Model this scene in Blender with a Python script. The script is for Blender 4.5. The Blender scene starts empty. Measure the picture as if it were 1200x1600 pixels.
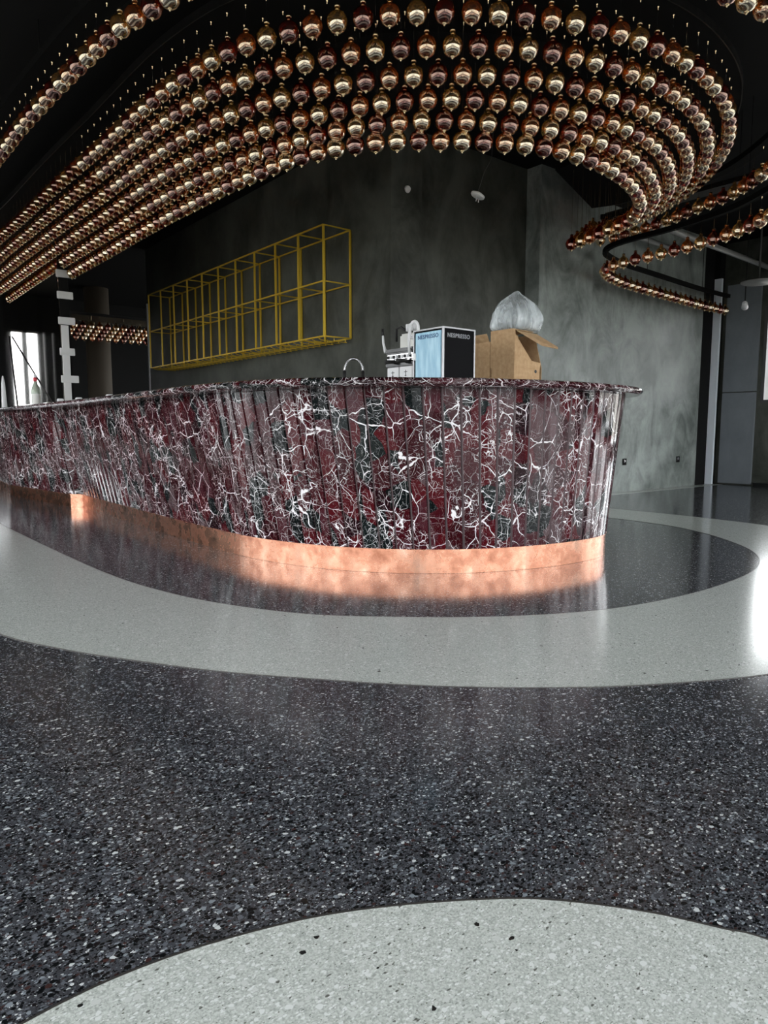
import bpy, bmesh, math, random
from mathutils import Vector, Matrix
random.seed(7)
C = bpy.context.scene.collection
SC = bpy.context.scene

# ------------------------------------------------------------------ camera, world, light, exposure
CAMZ = 0.85
cam_d = bpy.data.cameras.new('camera'); cam = bpy.data.objects.new('camera', cam_d); C.objects.link(cam)
cam.location = (0, 0, CAMZ)
cam.rotation_euler = (math.radians(90) - math.atan(127 / 1100), 0, -math.atan2(.627, .779))
cam_d.sensor_fit = 'VERTICAL'; cam_d.sensor_height = 32; cam_d.lens = 22; cam_d.clip_start = .02
SC.camera = cam
SC.view_settings.view_transform = 'Standard'; SC.view_settings.look = 'None'
SC.view_settings.gamma = 1; SC.view_settings.use_curve_mapping = False
SC.view_settings.exposure = 1.55
W = bpy.data.worlds.new('sky'); SC.world = W; W.use_nodes = True
W.node_tree.nodes['Background'].inputs[0].default_value = (.95, .98, 1, 1)
W.node_tree.nodes['Background'].inputs[1].default_value = 3.4
SC.cycles.max_bounces = 8; SC.cycles.transparent_max_bounces = 24
SC.cycles.diffuse_bounces = 4; SC.cycles.glossy_bounces = 5
SC.cycles.sample_clamp_indirect = 6
def portal(loc, rot, sx, sy):                      # light portals lie in the window openings and only steer the sky light
    l = bpy.data.lights.new('window_portal', 'AREA'); l.shape = 'RECTANGLE'; l.size = sx; l.size_y = sy
    l.cycles.is_portal = True
    o = bpy.data.objects.new('window_portal', l); C.objects.link(o); o.location = loc; o.rotation_euler = rot
R90 = math.pi / 2
portal((4.1, -3.1, 1.7), (R90, 0, math.pi), 14.0, 3.1)         # faces +Y
portal((-3.1, 4.9, 1.6), (R90, 0, R90 * 3), 15.5, 2.9)           # faces +X
portal((11.75, 1.0, 1.9), (R90, 0, R90), 8.2, 2.6)              # faces -X

# ------------------------------------------------------------------ helpers
def link(name, me, parent=None, mats=()):
    o = bpy.data.objects.new(name, me); C.objects.link(o)
    for m in mats: me.materials.append(m)
    if parent: o.parent = parent
    return o
def mesh_from(bm, smooth=False, angle=None):
    me = bpy.data.meshes.new('m'); bmesh.ops.recalc_face_normals(bm, faces=bm.faces[:]); bm.to_mesh(me); bm.free()
    if smooth:
        for p in me.polygons: p.use_smooth = True
    return me
def obj(name, bm, mat, parent=None, smooth=False):
    return link(name, mesh_from(bm, smooth), parent, [mat])
def empty(name, loc=(0, 0, 0), rz=0):
    o = bpy.data.objects.new(name, None); C.objects.link(o); o.location = loc; o.rotation_euler = (0, 0, rz)
    o.empty_display_size = .05
    return o
def tag(o, label, cat, group=None, kind=None):
    o['label'] = label; o['category'] = cat
    if group: o['group'] = group
    if kind: o['kind'] = kind
    return o
def struct(o, label=None):
    o['kind'] = 'structure'
    if label: o['label'] = label
    return o
def box(bm, a, b, bevel=0):
    x0, y0, z0 = a; x1, y1, z1 = b
    v = [bm.verts.new(p) for p in ((x0,y0,z0),(x1,y0,z0),(x1,y1,z0),(x0,y1,z0),(x0,y0,z1),(x1,y0,z1),(x1,y1,z1),(x0,y1,z1))]
    fs = [bm.faces.new([v[i] for i in f]) for f in ((3,2,1,0),(4,5,6,7),(0,1,5,4),(1,2,6,5),(2,3,7,6),(3,0,4,7))]
    if bevel:
        es = {e for f in fs for e in f.edges}
        bmesh.ops.bevel(bm, geom=list(es), offset=bevel, segments=2, affect='EDGES')
    return v
def NB(): return bmesh.new()
def bx(a, b, bevel=0):
    bm = NB(); box(bm, a, b, bevel); return bm
def lathe(bm, prof, n=16, cx=0, cy=0, cz=0, cap=True):
    rings = []
    for r, z in prof:
        if r < 1e-5: rings.append([bm.verts.new((cx, cy, cz + z))])
        else: rings.append([bm.verts.new((cx + r*math.cos(2*math.pi*i/n), cy + r*math.sin(2*math.pi*i/n), cz + z)) for i in range(n)])
    for a, b in zip(rings, rings[1:]):
        for i in range(n):
            j = (i + 1) % n
            if len(a) == 1 and len(b) > 1: bm.faces.new((a[0], b[i], b[j]))
            elif len(b) == 1 and len(a) > 1: bm.faces.new((a[i], a[j], b[0]))
            elif len(a) > 1: bm.faces.new((a[i], a[j], b[j], b[i]))
    if cap:
        for rg in (rings[0], rings[-1]):
            if len(rg) > 2: bm.faces.new(rg)
def tube(bm, pts, r, n=8, caps=True):
    pts = [Vector(p) for p in pts]; rings = []
    up = Vector((0, 0, 1))
    prev = None
    for i, p in enumerate(pts):
        t = (pts[min(i+1, len(pts)-1)] - pts[max(i-1, 0)]).normalized()
        if prev is None:
            a = t.cross(up) if abs(t.z) < .95 else t.cross(Vector((1, 0, 0)))
        else: a = prev - t * prev.dot(t)
        a.normalize(); prev = a; b = t.cross(a)
        rr = r[i] if isinstance(r, (list, tuple)) else r
        rings.append([bm.verts.new(p + (a*math.cos(2*math.pi*k/n) + b*math.sin(2*math.pi*k/n))*rr) for k in range(n)])
    for A, B in zip(rings, rings[1:]):
        for k in range(n): bm.faces.new((A[k], A[(k+1)%n], B[(k+1)%n], B[k]))
    if caps: bm.faces.new(rings[0][::-1]); bm.faces.new(rings[-1])
def bar(bm, p, q, w):
    tube(bm, [p, q], w * .7071, 4)
def catmull(P, n=12):
    out = []
    for i in range(len(P) - 1):
        p0, p1, p2, p3 = P[max(i-1, 0)], P[i], P[i+1], P[min(i+2, len(P)-1)]
        for k in range(n):
            t = k / n
            out.append(tuple(.5*((2*p1[d]) + (-p0[d]+p2[d])*t + (2*p0[d]-5*p1[d]+4*p2[d]-p3[d])*t*t + (-p0[d]+3*p1[d]-3*p2[d]+p3[d])*t**3) for d in range(len(p1))))
    out.append(tuple(P[-1])); return out
def arclen(P, dims=2):
    s = [0]
    for a, b in zip(P, P[1:]): s.append(s[-1] + math.dist(a[:dims], b[:dims]))
    return s
def sample(P, s, d):
    import bisect
    i = min(max(bisect.bisect_right(s, d) - 1, 0), len(P) - 2)
    t = (d - s[i]) / max(s[i+1] - s[i], 1e-9)
    return tuple(a + (b - a) * t for a, b in zip(P[i], P[i+1]))
def resample(P, n):
    s = arclen(P); return [sample(P, s, s[-1]*i/(n-1)) for i in range(n)]
def lerp(a, b, t): return tuple(x + (y - x)*t for x, y in zip(a, b))

# ------------------------------------------------------------------ materials
def mat(name, col, rough=.5, metal=0, spec=.5, emit=None):
    m = bpy.data.materials.new(name); m.use_nodes = True
    b = m.node_tree.nodes['Principled BSDF']
    b.inputs['Base Color'].default_value = (*col, 1); b.inputs['Roughness'].default_value = rough
    b.inputs['Metallic'].default_value = metal; b.inputs['Specular IOR Level'].default_value = spec
    if emit:
        b.inputs['Emission Color'].default_value = (*col, 1); b.inputs['Emission Strength'].default_value = emit
    return m
class NT:
    def __init__(s, m): s.t = m.node_tree; s.b = s.t.nodes['Principled BSDF']
    def n(s, typ, **kw):
        x = s.t.nodes.new('ShaderNode' + typ)
        for k, v in kw.items():
            if k.startswith('i_'):
                key = k[2:].replace('_', ' ')
                x.inputs[int(key) if key.isdigit() else key].default_value = v
            else: setattr(x, k, v)
        return x
    def l(s, a, b): s.t.links.new(a, b)
    def ramp(s, fac, stops, interp='LINEAR'):
        r = s.t.nodes.new('ShaderNodeValToRGB'); r.color_ramp.interpolation = interp
        e = r.color_ramp.elements
        while len(e) < len(stops): e.new(.5)
        for el, (p, c) in zip(e, stops): el.position = p; el.color = (*c, 1) if len(c) == 3 else c
        s.l(fac, r.inputs[0]); return r.outputs[0]
    def mix(s, f, a, b, typ='MIX'):
        x = s.t.nodes.new('ShaderNodeMix'); x.data_type = 'RGBA'; x.blend_type = typ
        for inp, v in ((x.inputs[0], f), (x.inputs[6], a), (x.inputs[7], b)):
            if isinstance(v, (int, float)): inp.default_value = v
            elif isinstance(v, tuple): inp.default_value = (*v, 1)
            else: s.l(v, inp)
        return x.outputs[2]
    def math(s, op, a, b=None):
        x = s.t.nodes.new('ShaderNodeMath'); x.operation = op
        for inp, v in ((x.inputs[0], a), (x.inputs[1], b)):
            if v is None: continue
            if isinstance(v, (int, float)): inp.default_value = v
            else: s.l(v, inp)
        return x.outputs[0]
    def bump(s, h, strength=.3, dist=.01):
        b = s.n('Bump', i_Strength=strength, i_Distance=dist); s.l(h, b.inputs['Height']); s.l(b.outputs[0], s.b.inputs['Normal'])

def terrazzo(name, base, layers, rough=.12, bigbase=None):
    m = mat(name, base, rough, 0, .5); t = NT(m)
    tc = t.n('TexCoord'); col = None
    nz = t.n('TexNoise', i_Scale=260.0, i_Detail=2.0); t.l(tc.outputs['Object'], nz.inputs['Vector'])
    col = t.ramp(nz.outputs[0], [(.3, tuple(c*.7 for c in base)), (.7, tuple(c*1.3 for c in base))])
    for sc, thr, size, stops, st in layers:
        mp = t.n('Mapping'); mp.inputs['Scale'].default_value = (1, st, 1); mp.inputs['Location'].default_value = (sc*.37, sc*.11, sc*.01)
        mp.inputs['Rotation'].default_value = (0, 0, sc*.7)
        t.l(tc.outputs['Object'], mp.inputs['Vector'])
        wv = t.n('TexNoise', i_Scale=sc*1.3, i_Detail=1.0); t.l(mp.outputs[0], wv.inputs['Vector'])
        va = t.n('VectorMath', operation='MULTIPLY_ADD'); t.l(wv.outputs[1], va.inputs[0]); va.inputs[1].default_value = (.6/sc,)*3; t.l(mp.outputs[0], va.inputs[2])
        v = t.n('TexVoronoi', i_Scale=float(sc)); v.distance = 'EUCLIDEAN'; v.voronoi_dimensions = '2D'; t.l(va.outputs[0], v.inputs['Vector'])
        sep = t.n('SeparateColor'); t.l(v.outputs['Color'], sep.inputs[0])
        chip = t.ramp(sep.outputs[0], stops, 'CONSTANT')
        sz = t.math('MULTIPLY', sep.outputs[1], size)
        inside = t.math('LESS_THAN', v.outputs['Distance'], sz)
        on = t.math('LESS_THAN', sep.outputs[2], thr)
        col = t.mix(t.math('MULTIPLY', inside, on), col, chip)
    t.l(col, t.b.inputs['Base Color'])
    return m
dark_stops = [(0, (.007,.008,.009)), (.3, (.055,.06,.07)), (.48, (.014,.012,.013)), (.6, (.12,.13,.15)), (.78, (.05,.024,.022)), (.83, (.24,.27,.30)), (.93, (.62,.65,.66))]
M_dark = terrazzo('dark_terrazzo', (.052, .053, .060), [
    (260, .9, .62, [(0, (.012,.013,.015)), (.35, (.06,.065,.075)), (.55, (.16,.17,.19)), (.8, (.02,.02,.024)), (.93, (.6,.62,.64))], 1.0),
    (150, .85, .66, dark_stops, 1.5), (92, .55, .60, dark_stops, 1.25)], .13)
pale_stops = [(0, (.62,.65,.62)), (.35, (.50,.53,.50)), (.6, (.74,.77,.75)), (.93, (.36,.38,.35)), (.96, (.13,.135,.12))]
M_pale = terrazzo('pale_terrazzo', (.50, .535, .50), [
    (240, .5, .5, [(0, (.60,.64,.6)), (.6, (.70,.72,.7)), (.85, (.42,.45,.42)), (.95, (.18,.19,.16))], 1.0),
    (130, .6, .55, pale_stops, 1.8), (70, .35, .42, [(0, (.72,.75,.73)), (.5, (.60,.63,.6)), (.985, (.02,.02,.02))], 1.1),
    (120, .10, .30, [(0, (.12,.13,.11)), (.5, (.3,.31,.28))], 4.0)], .16)

M_black = mat('matt_black_paint', (.008, .008, .008), .85, 0, .2)
M_plate = mat('black_ceiling_plate', (.006, .006, .006), .9, 0, .1)
M_track = mat('black_metal_track', (.02, .02, .02), .35, .6)
M_duct = mat('dark_grey_duct', (.06, .06, .058), .6)
M_pipe = mat('grey_pipe', (.32, .32, .31), .45, .3)
M_steel = mat('bright_steel', (.8, .8, .82), .2, 1)
M_brass = mat('brass', (1, .80, .50), .25, 1)
M_white = mat('white_paint', (.8, .81, .82), .5)
M_trim = mat('blue_white_trim', (.78, .84, .90), .3)
M_foam = mat('white_foam', (.85, .85, .84), .8)
M_mirror = mat('mirror', (.78, .76, .72), .03, 1)
M_blackgloss = mat('black_gloss', (.008, .008, .009), .15)
M_rubber = mat('black_rubber', (.015, .015, .015), .6)
M_frame = mat('window_frame_grey', (.06, .06, .06), .5)
M_out = mat('pavement', (.25, .238, .21), .9)

def cement(name, c1, c2, bstr=.12):
    m = mat(name, c1, .55, 0, .35); t = NT(m); tc = t.n('TexCoord')
    n1 = t.n('TexNoise', i_Scale=1.6, i_Detail=8.0, i_Roughness=.62); t.l(tc.outputs['Object'], n1.inputs['Vector'])
    mp = t.n('Mapping'); mp.inputs['Scale'].default_value = (1.3, 1.3, .7); t.l(tc.outputs['Object'], mp.inputs['Vector'])
    n2 = t.n('TexNoise', i_Scale=1.7, i_Detail=12.0, i_Roughness=.66, i_Distortion=1.6); t.l(mp.outputs[0], n2.inputs['Vector'])
    f = t.math('ADD', t.math('MULTIPLY', n1.outputs[0], .5), t.math('MULTIPLY', n2.outputs[0], .5))
    col = t.ramp(f, [(.40, c1), (.60, c2)]); t.l(col, t.b.inputs['Base Color'])
    r = t.ramp(n2.outputs[0], [(.3, (.38,)*3), (.7, (.62,)*3)]); t.l(r, t.b.inputs['Roughness'])
    t.bump(n2.outputs[0], bstr, .02); return m
M_cement = cement('dark_microcement', (.030, .033, .026), (.090, .096, .082))
M_cement2 = cement('grey_microcement', (.12, .138, .128), (.34, .375, .355), .25)
M_board = cement('blue_grey_board', (.16, .18, .20), (.20, .22, .24), .02)

def copper():
    m = mat('copper_sheet', (.8, .42, .28), .3, 1); t = NT(m); tc = t.n('TexCoord')
    n = t.n('TexNoise', i_Scale=9.0, i_Detail=6.0, i_Roughness=.65); t.l(tc.outputs['Object'], n.inputs['Vector'])
    t.l(t.ramp(n.outputs[0], [(.32, (.34,.14,.085)), (.46, (.51,.235,.15)), (.58, (.58,.30,.20)), (.72, (.68,.40,.29))]), t.b.inputs['Base Color'])
    t.l(t.ramp(n.outputs[0], [(.3, (.36,)*3), (.7, (.18,)*3)]), t.b.inputs['Roughness'])
    n3 = t.n('TexNoise', i_Scale=5.0, i_Detail=2.0); t.l(tc.outputs['Object'], n3.inputs['Vector'])
    t.bump(n3.outputs[0], .15, .01); return m
M_copper = copper()

def marble(name, dmin=.15, dark=1.0):
    m = mat(name, (.1, .02, .03), .08, 0, .36); t = NT(m)
    at = t.n('UVMap'); src0 = at.outputs[0]
    a = t.n('Attribute', attribute_name='strip'); a.attribute_type = 'GEOMETRY'
    def shifted(k1, k2):
        off = t.n('CombineXYZ'); t.l(t.math('MULTIPLY', a.outputs['Fac'], k1), off.inputs[2]); t.l(t.math('MULTIPLY', a.outputs['Fac'], k2), off.inputs[1])
        va = t.n('VectorMath', operation='ADD'); t.l(src0, va.inputs[0]); t.l(off.outputs[0], va.inputs[1]); return va.outputs[0]
    src = shifted(.02, .03); srcb = shifted(.32, .22)
    def warp(v, sc, amp, det=3.0):
        n = t.n('TexNoise', i_Scale=sc, i_Detail=det); t.l(v, n.inputs['Vector'])
        s = t.n('VectorMath', operation='SUBTRACT'); t.l(n.outputs[1], s.inputs[0]); s.inputs[1].default_value = (.5, .5, .5)
        ma = t.n('VectorMath', operation='MULTIPLY_ADD'); t.l(s.outputs[0], ma.inputs[0]); ma.inputs[1].default_value = (amp,)*3; t.l(v, ma.inputs[2])
        return ma.outputs[0]
    w1 = warp(src, 5.0, .10, 2.0); w2 = warp(w1, 26.0, .016, 3.0); wb = warp(srcb, 5.0, .10, 2.0)
    cn = t.n('TexVoronoi', i_Scale=6.5, i_Randomness=1.0); t.l(wb, cn.inputs['Vector'])
    sp = t.n('SeparateColor'); t.l(cn.outputs['Color'], sp.inputs[0])
    base = t.ramp(sp.outputs[0], [(0, (.030,.0015,.004)), (.20, (.062,.003,.006)), (.36, (.003,.006,.006)), (.50, (.055,.012,.017)), (.62, (.040,.002,.005)), (.80, (.080,.048,.052)), (.86, (.014,.002,.004)), (.92, (.004,.009,.009))], 'CONSTANT')
    f = t.n('TexNoise', i_Scale=38.0, i_Detail=8.0, i_Roughness=.75); t.l(w1, f.inputs['Vector'])
    dn = t.n('TexNoise', i_Scale=2.8, i_Detail=2.0); t.l(src, dn.inputs['Vector'])
    dens = t.ramp(dn.outputs[0], [(.42, (dmin,)*3), (.60, (1,)*3)])
    base = t.mix(t.math('MULTIPLY', t.ramp(f.outputs[0], [(.54, (0,)*3), (.78, (.38,)*3)]), dens), base, (.28, .18, .20))
    veins = None
    for sc, w, strength, mod, lo, hi in ((5.0, .019, 1.0, False, .40, .66), (11.0, .028, 1.0, True, .40, .64), (24.0, .042, .9, True, .45, .66), (55.0, .06, .55, True, .50, .68)):
        v = t.n('TexVoronoi', i_Scale=sc, feature='DISTANCE_TO_EDGE'); t.l(w2, v.inputs['Vector'])
        wn = t.n('TexNoise', i_Scale=sc*.8, i_Detail=2.0); t.l(src, wn.inputs['Vector'])
        ww = t.math('MULTIPLY', t.ramp(wn.outputs[0], [(lo, (0,)*3), (hi, (1,)*3)]), w)
        if mod: ww = t.math('MULTIPLY', ww, dens)
        r = t.math('SUBTRACT', 1.0, t.math('DIVIDE', v.outputs['Distance'], t.math('ADD', ww, .0004)))
        cl = t.n('Clamp'); t.l(t.math('MULTIPLY', r, 2.4), cl.inputs[0])
        x = t.math('MULTIPLY', cl.outputs[0], strength)
        veins = x if veins is None else t.math('MAXIMUM', veins, x)
    col = t.mix(veins, base, (.80, .77, .79)); t.l(col, t.b.inputs['Base Color'])
    return m
M_marble = marble('red_marble_cladding'); M_marble_top = marble('red_marble_slab', .8)
M_edge = mat('marble_bevel_sheen', (.13, .095, .10), .12, 0, .4)  # lighter grey paints the reflections along one bevel of each strip

def glass(name, tint, refl, f):
    m = bpy.data.materials.new(name); m.use_nodes = True; nt = m.node_tree; nt.nodes.clear()
    o = nt.nodes.new('ShaderNodeOutputMaterial'); g = nt.nodes.new('ShaderNodeBsdfGlossy'); tr = nt.nodes.new('ShaderNodeBsdfTransparent')
    mx = nt.nodes.new('ShaderNodeMixShader'); lw = nt.nodes.new('ShaderNodeLayerWeight'); lw.inputs[0].default_value = .35
    mr = nt.nodes.new('ShaderNodeMapRange'); mr.inputs[3].default_value = f; mr.inputs[4].default_value = .95
    g.inputs['Color'].default_value = (*refl, 1); g.inputs['Roughness'].default_value = .04; tr.inputs['Color'].default_value = (*tint, 1)
    nt.links.new(lw.outputs['Facing'], mr.inputs[0]); nt.links.new(mr.outputs[0], mx.inputs[0])
    nt.links.new(tr.outputs[0], mx.inputs[1]); nt.links.new(g.outputs[0], mx.inputs[2]); nt.links.new(mx.outputs[0], o.inputs[0]); return m
M_glass = [glass('pale_gold_glass', (.80, .58, .28), (1, .92, .74), .56), glass('amber_glass', (.78, .38, .12), (1, .83, .62), .45), glass('burgundy_glass', (.50, .10, .05), (.85, .60, .52), .26)]

# ------------------------------------------------------------------ room shell
X0, X1, Y0, Y1, HC = -3.0, 11.9, -3.0, 17.0, 3.75
struct(obj('floor', bx((X0-.2, Y0-.2, -.1), (15, Y1+.2, 0)), M_dark))
struct(obj('ceiling', bx((X0-.2, Y0-.2, HC), (15, Y1+.2, HC+.1)), M_black))
bo = bx((-300, -300, -.65), (300, 300, -.6)); struct(obj('ground', bo, M_out))

def ribbon(name, A, B, z0, z1, m, parent=None, closed=False):
    bm = NB(); n = len(A)
    rows = [[bm.verts.new((p[0], p[1], z)) for p in P] for P, z in ((A, z1), (B, z1), (B, z0), (A, z0))]
    for r in range(4):
        R1, R2 = rows[r], rows[(r+1) % 4]
        for i in range(n if closed else n-1): bm.faces.new((R1[i], R1[(i+1) % n], R2[(i+1) % n], R2[i]))
    if not closed:
        bm.faces.new([rows[r][0] for r in range(4)]); bm.faces.new([rows[r][-1] for r in (3, 2, 1, 0)])
    return obj(name, bm, m, parent)
b1 = [(1.28, 16.9), (1.28, 12), (1.28, 8.5), (1.27, 7.18), (1.28, 5.35), (1.31, 4.21), (1.39, 3.58), (1.52, 3.13), (1.73, 2.72), (1.98, 2.46), (2.25, 2.23), (2.57, 2.03), (2.92, 1.89), (3.35, 1.82), (3.83, 1.81), (4.37, 1.87), (4.82, 2.02), (5.17, 2.23), (5.47, 2.52), (5.72, 2.84), (5.92, 3.22), (6.0, 3.61), (6.02, 3.95), (5.98, 4.6), (5.95, 5.18)]
b2 = [(.42, 16.9), (.42, 12), (.42, 8.5), (.42, 7.0), (.42, 5.2), (.44, 4.0), (.55, 3.26), (.70, 2.87), (.87, 2.56), (1.07, 2.24), (1.28, 1.98), (1.45, 1.78), (1.65, 1.58), (1.88, 1.39), (2.1, 1.24), (2.54, 1.02), (3.1, .86), (3.8, .80), (4.5, .86), (5.2, 1.08), (5.8, 1.5), (6.3, 2.05), (6.61, 2.68), (6.72, 3.2), (6.77, 3.8), (6.77, 4.4), (6.72, 5.18)]
n = 220
A_, B_ = resample(catmull(b1), n), resample(catmull(b2), n)
# match the two curves by a shared parameter that keeps the band perpendicular
struct(ribbon('floor_inlay', A_, B_, .0, .0015, M_pale))
struct(ribbon('floor_inlay.001', [(5.4, 5.36), (8.5, 5.37), (11.2, 5.33)], [(5.4, 5.53), (8.5, 5.53), (11.2, 5.53)], 0, .0015, M_pale))
bl = catmull([(-.75, .1), (-.62, .55), (-.3, .88), (-.05, 1.0), (.18, 1.045), (.37, 1.04), (.58, .985), (.74, .91), (.91, .80), (1.0, .72), (1.09, .61), (1.15, .51), (1.19, .43), (1.25, .15), (1.22, -.3), (.9, -.8), (.2, -1.0), (-.5, -.6), (-.75, .1)])[:-1]
bm = NB(); top = [bm.verts.new((x, y, .0015)) for x, y in bl]; bot = [bm.verts.new((x, y, 0)) for x, y in bl]
bm.faces.new(top)
for i in range(len(bl)): bm.faces.new((top[i], bot[i], bot[(i+1) % len(bl)], top[(i+1) % len(bl)]))
struct(obj('floor_inlay.002', bm, M_pale))
cx_, cy_ = .25, 0
M_strip = mat('bronze_divider', (.09, .085, .08), .4, .6)
struct(ribbon('trim_1', bl, [(cx_+(x-cx_)*1.0045, cy_+(y-cy_)*1.0045) for x, y in bl], 0, .002, M_strip, closed=True))
def edge_line(name, P, d):
    Q = []
    for i, p in enumerate(P):
        a, b = P[max(i-1, 0)], P[min(i+1, len(P)-1)]; tx, ty = b[0]-a[0], b[1]-a[1]; l = math.hypot(tx, ty)
        Q.append((p[0] - ty/l*d, p[1] + tx/l*d))
    return struct(ribbon(name, P, Q, 0, .002, M_strip))
edge_line('trim_2', A_, .004); edge_line('trim_3', B_, -.004)

def windows_wall(name, axis, pos, t, a0, a1, sill, head, bays, mull, m, zt=HC, winname=None, first=1):
    """a wall with a row of window openings; axis 'x' = wall runs along x at y=pos"""
    def P(bm, u0, u1, z0, z1, d0=0, d1=None):
        d1 = t if d1 is None else d1
        if axis == 'x': box(bm, (u0, min(pos+d0, pos+d1), z0), (u1, max(pos+d0, pos+d1), z1))
        else: box(bm, (min(pos+d0, pos+d1), u0, z0), (max(pos+d0, pos+d1), u1, z1))
    bm = NB(); edges = sorted(bays)
    P(bm, a0, a1, 0, sill); P(bm, a0, a1, head, zt)
    u = a0
    for s, e in edges:
        if s > u: P(bm, u, s, sill, head)
        u = e
    if u < a1: P(bm, u, a1, sill, head)
    struct(obj(name, bm, m))
    for k, (s, e) in enumerate(edges):
        bm = NB(); w = min(.05, (e-s)*.1)
        d = (t*.02, t*.2) if name == 'wall_right' and sill > 1 else (t*.3, t*.6)
        P(bm, s, s+w, sill, head, *d); P(bm, e-w, e, sill, head, *d); P(bm, s+w, e-w, sill, sill+w, *d); P(bm, s+w, e-w, head-w, head, *d)
        if e - s > .8: P(bm, (s+e)/2-.02, (s+e)/2+.02, sill+w, head-w, *d); P(bm, s+w, e-w, 2.25, 2.29, *d)
        struct(obj('window_%d' % (first+k), bm, M_frame))
windows_wall('wall_front', 'x', Y0, -.3, X0-.3, X1+.3, .25, 2.75, [(-2.6+i*1.72, -2.6+i*1.72+1.3) for i in range(8)], .3, M_black, first=1)
windows_wall('wall_left', 'y', X0, -.3, Y0, Y1, .25, 2.75, [(-2.6+i*1.72, -2.6+i*1.72+1.3) for i in range(9)], .3, M_black, first=30)  # far bays of this unseen wall added to brighten the left side
windows_wall('wall_right', 'y', 11.35, .3, 3.6, 5.54, 1.27, 2.72, [(4.35, 4.90)], .3, M_cement, first=15)
windows_wall('wall_right', 'y', 11.35, .3, Y0, 3.6, .12, 2.45, [(-2.7, -1.3), (-1.1, .3), (.5, 1.9), (2.1, 3.4)], .3, M_cement, first=16)
windows_wall('wall_back', 'x', Y1, .3, X0-.3, 15, .9, 3.0, [(.50, .54), (.68, .73), (.80, 1.055), (1.11, 1.36)], .3, M_black, first=20)

# core wall carrying the rack, and the run of wall to its right
struct(obj('wall_core', bx((4.38, 5.34, 0), (4.7, 11.6, HC)), M_cement))
bm = NB(); box(bm, (4.70, 5.34, 0), (4.77, 5.7, HC)); box(bm, (4.77, 5.42, 0), (6.45, 5.7, HC))
struct(obj('wall_middle', bm, M_cement))
struct(obj('wall_pier', bx((6.42, 5.22, 0), (7.42, 5.7, HC)), M_cement2))
struct(obj('wall_back_right', bx((7.4, 5.54, 0), (10.72, 5.74, HC)), M_cement2))
struct(obj('dark_recess_1', bx((10.72, 5.60, 0), (11.13, 5.68, HC)), M_black))  # black sheet stands in for the shade inside the recessed opening
struct(obj('trim_4', bx((4.365, 11.56, 0), (4.38, 11.6, 2.9)), M_white))
struct(obj('trim_5', bx((11.15, 5.49, 0), (11.20, 5.60, 3.2)), M_trim))
bm = NB(); box(bm, (11.30, 4.95, .02), (11.345, 5.46, 1.44)); box(bm, (11.30, 4.95, 1.455), (11.345, 5.46, 3.1))
struct(obj('wall_board', bm, M_board))
struct(obj('wall_return', bx((11.2, 5.54, 0), (12.2, 5.74, HC)), M_black))
struct(obj('wall_outer', bx((10.6, 5.70, 0), (11.25, 5.9, HC)), M_black))
struct(obj('baseboard_right', bx((11.28, 3.6, 0), (11.345, 4.9, .05)), M_track))
struct(obj('trim_6', bx((11.33, 3.6, .95), (11.349, 4.7, .98)), M_steel))

# ------------------------------------------------------------------ the bar
KB = [(2.10,12.35),(1.95,10.24),(2.18,8.30),(2.28,8.20),(2.25,7.4),(2.23,6.4),(2.21,5.4),(2.21,4.6),(2.24,4.1),(2.39,3.60),(2.62,3.24),(2.92,2.97),(3.28,2.80),(3.68,2.72),(4.08,2.74),(4.36,2.90),(4.50,3.16),(4.55,3.5),(4.56,4.3)]
KS = [(1.76,12.4),(1.76,10.24),(1.80,8.30),(1.80,8.20),(1.82,7.4),(1.83,6.4),(1.82,5.4),(1.81,4.6),(1.82,4.0),(1.93,3.42),(2.20,3.01),(2.58,2.73),(3.0,2.54),(3.5,2.46),(3.98,2.49),(4.36,2.64),(4.66,2.94),(4.77,3.4),(4.78,4.3)]
KI = [(2.75,12.4),(2.75,10.24),(2.75,8.30),(2.75,8.20),(2.75,7.4),(2.75,6.4),(2.75,5.4),(2.75,4.8),(2.78,4.35),(2.83,4.05),(2.92,3.85),(3.05,3.7),(3.25,3.62),(3.5,3.58),(3.72,3.6),(3.85,3.66),(3.93,3.78),(3.96,3.95),(3.96,4.3)]
def dense(K):
    lin = []
    for i in range(4):
        for k in range(10): lin.append(lerp(K[i], K[i+1], k/10))
    return lin + catmull(K[4:], 10)
DB, DS, DI = dense(KB), dense(KS), dense(KI)
both = [a + b + c for a, b, c in zip(DB, DS, DI)]
sB = arclen(DS)
def bar_at(s):                                   # base, slab and inner point at one arc length of the slab edge
    q = sample(both, sB, s); return q[0:2], q[2:4], q[4:6]
LEN = sB[-1]
bar_root = empty('bar_counter', (3.3, 3.2, 0))
tag(bar_root, 'long curved bar clad in upright burgundy marble strips with white veins, flared above copper plinth', 'bar counter')
INV = Matrix.Translation((-3.3, -3.2, 0))
def adopt(o, root, inv=INV):
    o.parent = root; o.data.transform(inv); return o
ZB, ZT = .145, 1.085
bm = NB(); uvl = bm.loops.layers.uv.new('UVMap'); fa = bm.faces.layers.float.new('strip')
s = 0; HN = 8
starts = [0]
while s < LEN - .02:
    bq = bar_at(s); w = .118
    if len(starts) < 900:
        # strip width measured along the mean of base and slab curves
        s2 = s + w; starts.append(min(s2, LEN)); s = s2
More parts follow.
